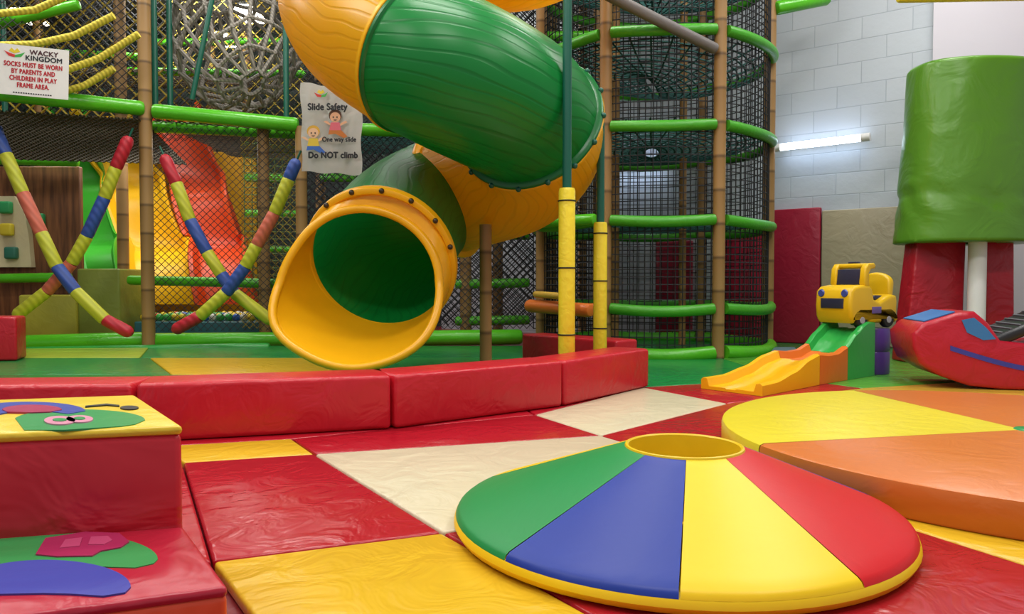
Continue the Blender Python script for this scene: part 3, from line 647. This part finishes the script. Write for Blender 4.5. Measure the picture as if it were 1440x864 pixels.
# ---------------------------------------------------------------- padded column
q=P(1364,400,8.1); colm=thing('padded_column','white pole wrapped in a fat green pad above a red skirt pad, at the right','padded column',(q.x,q.y,0))
b=B()
zb,zt=P(1364,342,8.1).z,P(1364,90,8.1).z
pr=[(.3,.0),(.69,.0),(.71,.012),(.71,.04),(.705,.1)]
for i in range(1,31):
    t=i/30; z=.1+1.78*t; r=.70-.10*t-.022*math.exp(-((z-.5)/.05)**2)-.006*math.exp(-((z-1.25)/.04)**2); pr.append((r,z))
pr+=[(.595,1.90),(.575,1.925),(.2,1.93)]
n=120; rings=[]
for k in range(n):
    a=2*PI*k/n; ca,sa=math.cos(a),math.sin(a); rr_=[]; sq=(abs(ca)**2.8+abs(sa)**2.8)**(-1/2.8); sq=1+(sq-1)*.7
    for r,z in pr:
        wv=0 if r<.5 else .005*math.sin(3*a+z*2.2)+.004*math.sin(7*a-z*6)+.014*math.exp(-((z-.42)/.14)**2)*math.sin(9*a+z*14)
        zz=zb+z*(zt-zb)/1.93+(.04*math.sin(2*a+1) if .35<z<.65 else 0)
        rr_.append(b.verts.new(V((q.x+(r*sq+wv)*ca,q.y+.1+(r*sq+wv)*sa*.75,zz))))
    rings.append(rr_)
for k in range(n):
    for j in range(len(pr)-1): b.faces.new((rings[k][j],rings[(k+1)%n][j],rings[(k+1)%n][j+1],rings[k][j+1]))
obj('green_pad',b,PADG,colm,60)
b=B(); tube(b,[(q.x,q.y-.12,0),(q.x,q.y-.12,zt-.05)],.088,20); obj('pole',b,WHT,colm)
for sg_,x0,x1,xb0,xb1 in ((-1,1284,1353,1268,1348),(1,1379,1420,1382,1422)):
    b=B(); t0=[P(x0,346,8.2).x,P(x1,346,8.2).x]; bt=[P(xb0,346,8.2).x,P(xb1,346,8.2).x]
    lo_=[b.verts.new(p) for p in ((bt[0],8.1,0),(bt[1],8.1,0),(bt[1],8.4,0),(bt[0],8.4,0))]; hi_=[b.verts.new(p) for p in ((t0[0],8.12,zb+.02),(t0[1],8.12,zb+.02),(t0[1],8.38,zb+.02),(t0[0],8.38,zb+.02))]
    fs=[b.faces.new(lo_),b.faces.new(hi_)]+[b.faces.new((lo_[i],lo_[(i+1)%4],hi_[(i+1)%4],hi_[i])) for i in range(4)]
    bmesh.ops.recalc_face_normals(b,faces=fs); bmesh.ops.bevel(b,geom=b.edges[:],offset=.025,segments=3,profile=.5,affect='EDGES'); obj('red_pad',b,vinyl('skirt_red','#ae1b2b',.7,.34,3.),colm)
# ---------------------------------------------------------------- toddler coaster
O=V((1.74,5.86,0)); td=V((.775,.632,0)).normalized(); ts=V((td.y,-td.x,0))
trk=thing('coaster_track','plastic toddler coaster track in yellow, orange and green sections','toy track',tuple(O))
zp=[(0,.03),(.2,.035),(.5,.09),(.75,.17),(.92,.2),(1.1,.185),(1.25,.19),(1.4,.23),(1.6,.35),(1.74,.42),(1.8,.44),(2.0,.44)]
def zt_(s):
    for i in range(len(zp)-1):
        if s<=zp[i+1][0]:
            u=(s-zp[i][0])/(zp[i+1][0]-zp[i][0]); return zp[i][1]+(zp[i+1][1]-zp[i][1])*(u*u*(3-2*u)*.5+u*.5)
    return zp[-1][1]
def trackpart(s0,s1,m,w0,w1):
    b=B(); rows=[]; n=16
    for i in range(n+1):
        s=s0+(s1-s0)*i/n; w=w0+(w1-w0)*i/n; z=zt_(s); c=O+td*s
        cs=[(-w,.002),(-w,z+.05),(-w+.02,z+.065),(-w+.055,z+.06),(-w+.075,z),(-.05,z),(-.04,z-.008),(.04,z-.008),(.05,z),(w-.075,z),(w-.055,z+.06),(w-.02,z+.065),(w,z+.05),(w,.002)]
        rows.append([b.verts.new(c+ts*x+V((0,0,zz))) for x,zz in cs])
    L=len(rows[0])
    for i in range(n):
        for k in range(L): b.faces.new((rows[i][k],rows[i][(k+1)%L],rows[i+1][(k+1)%L],rows[i+1][k]))
    b.faces.new(rows[0]);b.faces.new(rows[-1]); obj('track_section',b,m,trk)
trackpart(-.03,.92,PY,.28,.22); trackpart(.925,1.42,PO,.22,.21); trackpart(1.425,1.93,PG,.21,.21)
p=O+td*2.12+ts*.1; b=B(); lathe(b,[(0,.002),(.145,.002),(.15,.02),(.15,.2),(.142,.215),(.15,.23),(.15,.42),(.142,.435),(0,.44)],(p.x,p.y,0),32); bmesh.ops.remove_doubles(b,verts=b.verts,dist=.0005); tag(obj('soft_drum',b,PUR),'purple soft drum under the rear of the yellow toy car','soft drum')
b=B(); prism(b,[(p.x,p.y) for p in (G(1082,505),G(1125,503),G(1118,496),G(1088,496))],.002,.07,.02); tag(obj('foam_wedge',b,mat('teal_grey_foam','#5d7f86',.5)),'small grey teal foam piece on the mat by the tower base','foam piece')
# toy car (built at the origin, nose along +x)
tk=thing('toy_car','yellow ride-on toy car with open seat, parked on top of the green track','toy car',(0,0,0))
KS=1.04
TY_=plastic('truck_yellow','#dfb512',.35); DK=plastic('truck_dark','#2c2f48')
def side_body(name,pts,y0,y1,m,bev):
    b=B(); a=[b.verts.new(V((x,y0,z))*KS) for x,z in pts]; c=[b.verts.new(V((x,y1,z))*KS) for x,z in pts]; n=len(pts)
    fs=[b.faces.new(a),b.faces.new(c)]+[b.faces.new((a[i],a[(i+1)%n],c[(i+1)%n],c[i])) for i in range(n)]
    bmesh.ops.recalc_face_normals(b,faces=fs); bmesh.ops.bevel(b,geom=list(fs[0].edges)+list(fs[1].edges),offset=bev,segments=4,profile=.5,affect='EDGES'); return obj(name,b,m,tk,50)
def arch(cx,r,n=7): return [(cx+r*math.cos(PI*i/n),.045+r*math.sin(PI*i/n)) for i in range(n+1)]
shell_=[(.29,.045)]+arch(.18,.088)+arch(-.17,.088)+[(-.265,.045),(-.285,.12),(-.29,.24),(-.275,.29),(-.20,.30),(-.12,.27),(-.05,.235),(.02,.255),(.045,.35),(.08,.385),(.18,.385),(.28,.37),(.325,.33),(.335,.2),(.325,.1)]
side_body('body',shell_,-.195,.195,TY_,.035)
# rounded head-high seat back
b=B(); yz=[(-.16,.24)]+[(-.16*math.cos(PI*i/12),.40+.10*math.sin(PI*i/12)) for i in range(13)]+[(.16,.24)]
a_=[b.verts.new(V((-.265+(-.02 if z>.35 else 0),y,z))*KS) for y,z in yz]; c_=[b.verts.new(V((-.20+(-.02 if z>.35 else 0),y,z))*KS) for y,z in yz]; nn=len(yz)
fs=[b.faces.new(a_),b.faces.new(c_)]+[b.faces.new((a_[i],a_[(i+1)%nn],c_[(i+1)%nn],c_[i])) for i in range(nn)]
bmesh.ops.recalc_face_normals(b,faces=fs); bmesh.ops.bevel(b,geom=list(fs[0].edges)+list(fs[1].edges),offset=.022,segments=3,profile=.5,affect='EDGES'); obj('seat_back',b,TY_,tk,50)
for s in (-1,1):
    side_body('windscreen_frame',[(.13,.36),(.15,.40),(.135,.53),(.10,.575),(.02,.58),(.0,.56),(.01,.53),(.06,.525),(.085,.49),(.08,.37)],s*.155-.032,s*.155+.032,TY_,.016)
b=B(); box(b,V((.055,0,.555))*KS,V((.10,.31,.045))*KS,None,.02); obj('roof',b,TY_,tk)
b=B(); box(b,V((.118,0,.455))*KS,V((.016,.26,.14))*KS,Matrix.Rotation(-.12,3,'Y'),.006); obj('windscreen',b,DK,tk)
b=B(); box(b,V((.055,0,.585))*KS,V((.05,.1,.02))*KS,None,.008); obj('roof_light',b,DK,tk)
b=B(); box(b,V((-.12,0,.265))*KS,V((.14,.26,.05))*KS,None,.02); obj('seat',b,DK,tk)
b=B(); box(b,V((.334,0,.22))*KS,V((.02,.24,.09))*KS,None,.006); obj('grille',b,DK,tk)
for s in (-1,1):
    b=B(); lathe(b,[(0,.014),(.03,.014),(.038,0)],V((.325,s*.125,.31))*KS,16,axis=Matrix.Rotation(PI/2,3,'Y')); obj('headlight',b,plastic('lamp_blue','#3f4fa0'),tk)
    b=B(); box(b,V((.0,s*.196,.16))*KS,V((.12,.008,.06))*KS,None,.003); obj('side_decal',b,plastic('decal_violet','#6a5a9a',.5),tk)
    for x in (.18,-.17):
        b=B(); lathe(b,[(.03,-.03),(.066,-.03),(.074,-.018),(.074,.018),(.066,.03),(.03,.03)],V((x,s*.165,.072))*KS,24,axis=Matrix.Rotation(PI/2,3,'X')); wh=obj('wheel',b,BLK,tk)
        b=B(); lathe(b,[(0,-.034),(.03,-.034),(.036,-.026),(.036,.026),(.03,.034),(0,.034)],V((x,s*.165,.072))*KS,16,axis=Matrix.Rotation(PI/2,3,'X')); obj('hub',b,mat('hub_grey','#a9a9b0',.4),wh)
b=B(); tube(b,[V((.0+.03*math.cos(i*PI/8)*.6,.07*math.sin(i*PI/8),.39+.06*math.cos(i*PI/8)))*KS for i in range(16)],.012,8,closed=True); obj('steering_wheel',b,BLK,tk)
p=O+td*1.98+ts*.02; tk.location=(p.x,p.y,.444); tk.rotation_euler=(0,0,math.atan2(-td.y,-td.x)-.22)
# ---------------------------------------------------------------- rocker
rk=thing('rocking_boat','red padded rocker with blue window patch and black seat at the right edge','rocker',(0,0,0))
pf=[(-.72,.2),(-.77,.32),(-.78,.44),(-.70,.53),(-.44,.62),(-.32,.63),(-.22,.54),(-.13,.40),(.2,.36),(.46,.43),(.62,.58),(.74,.58),(.78,.45),(.74,.26),(.58,.11),(.35,.025),(.1,.003),(-.1,.003),(-.35,.025),(-.56,.10)]
RW=.34
b=B(); a_=[b.verts.new((x,-RW,z)) for x,z in pf]; c_=[b.verts.new((x,RW,z)) for x,z in pf]; fs=[b.faces.new(a_),b.faces.new(c_)]
for i in range(len(pf)): j=(i+1)%len(pf); fs.append(b.faces.new((a_[i],a_[j],c_[j],c_[i])))
bmesh.ops.recalc_face_normals(b,faces=fs); es=list(fs[0].edges)+list(fs[1].edges); bmesh.ops.bevel(b,geom=es,offset=.035,segments=4,profile=.5,affect='EDGES'); obj('body',b,vinyl('rocker_red','#b41b30',.3),rk,50)
RBL=vinyl('rocker_blue','#3a78b8',.1)
b=B(); slab(b,[V((x,-RW-.006,z)) for x,z in ((-.42,.56),(-.33,.58),(-.24,.5),(-.17,.41),(-.26,.4),(-.38,.46))],V((0,.02,0))); obj('window_patch',b,RBL,rk)
b=B(); slab(b,[V((x,y,z)) for x,y,z in ((-.68,-.28,.540),(-.68,.28,.540),(-.45,.28,.620),(-.45,-.28,.620))],V((0,0,.008))); obj('bonnet_patch',b,RBL,rk)
b=B(); up_=[];dn_=[]
for i in range(17):
    t=i/16; x=-.5+1.1*t; z=.33-.2*math.sin(t*PI*.62)+.02*t; up_.append(V((x,-RW-.006,z+.022)));dn_.append(V((x,-RW-.006,z-.018)))
slab(b,up_+dn_[::-1],V((0,.02,0))); obj('side_stripe',b,vinyl('stripe_blue','#3b3f9c',.1),rk)
SR=Matrix.Rotation(-.45,3,'Y')
b=B(); box(b,(.05,-.06,.48),(.54,.52,.09),SR,.03)
st_=obj('seat',b,vinyl('seat_black','#24262b',.1),rk)
b=B()
for k in range(7): box(b,V((.05,-.06,.48))+SR@V((-.22+.073*k,0,.047)),(.014,.46,.014),SR)
obj('seat_rib',b,mat('rib_grey','#5c5f66',.5),st_)
q=G(1402,549); rk.location=(q.x+.22,q.y+.30,.001); rk.rotation_euler=(0,0,math.radians(-12))
# ---------------------------------------------------------------- lights and camera
def area(x,y,z,e,sx=2.2,sy=1.0,c=(1,.97,.92)):
    l=bpy.data.lights.new('ceiling_or_fill_light','AREA'); l.shape='RECTANGLE'; l.size=sx; l.size_y=sy; l.energy=e; l.color=c
    o=bpy.data.objects.new('ceiling_or_fill_light',l); col.objects.link(o); o.location=(x,y,z)
for x in (-4.5,-.5,3.5):
    for y in (1.2,5.): area(x,y,6.1,140,2.2,.5)
for x,y in ((-7,9.),(-3,9.),(1.,8.4),(4.6,8.)): area(x,y,6.1,110,2.2,.8)
for x,y in ((-6,13),(-2,13)): area(x,y,6.1,160)
area(-5.5,11.6,3.0,60,4,1)  # fill light added under the deck to brighten the slides, not a ceiling lamp
w=bpy.data.worlds.new('World'); sc.world=w; w.use_nodes=True
w.node_tree.nodes['Background'].inputs[0].default_value=(.92,.95,1,1); w.node_tree.nodes['Background'].inputs[1].default_value=.46
cam=bpy.data.cameras.new('Camera'); cam.sensor_width=36; cam.lens=36*F/1440; cam.clip_end=100
co=bpy.data.objects.new('Camera',cam); col.objects.link(co); co.location=CAM; co.rotation_euler=(PI/2-TH,0,0); sc.camera=co
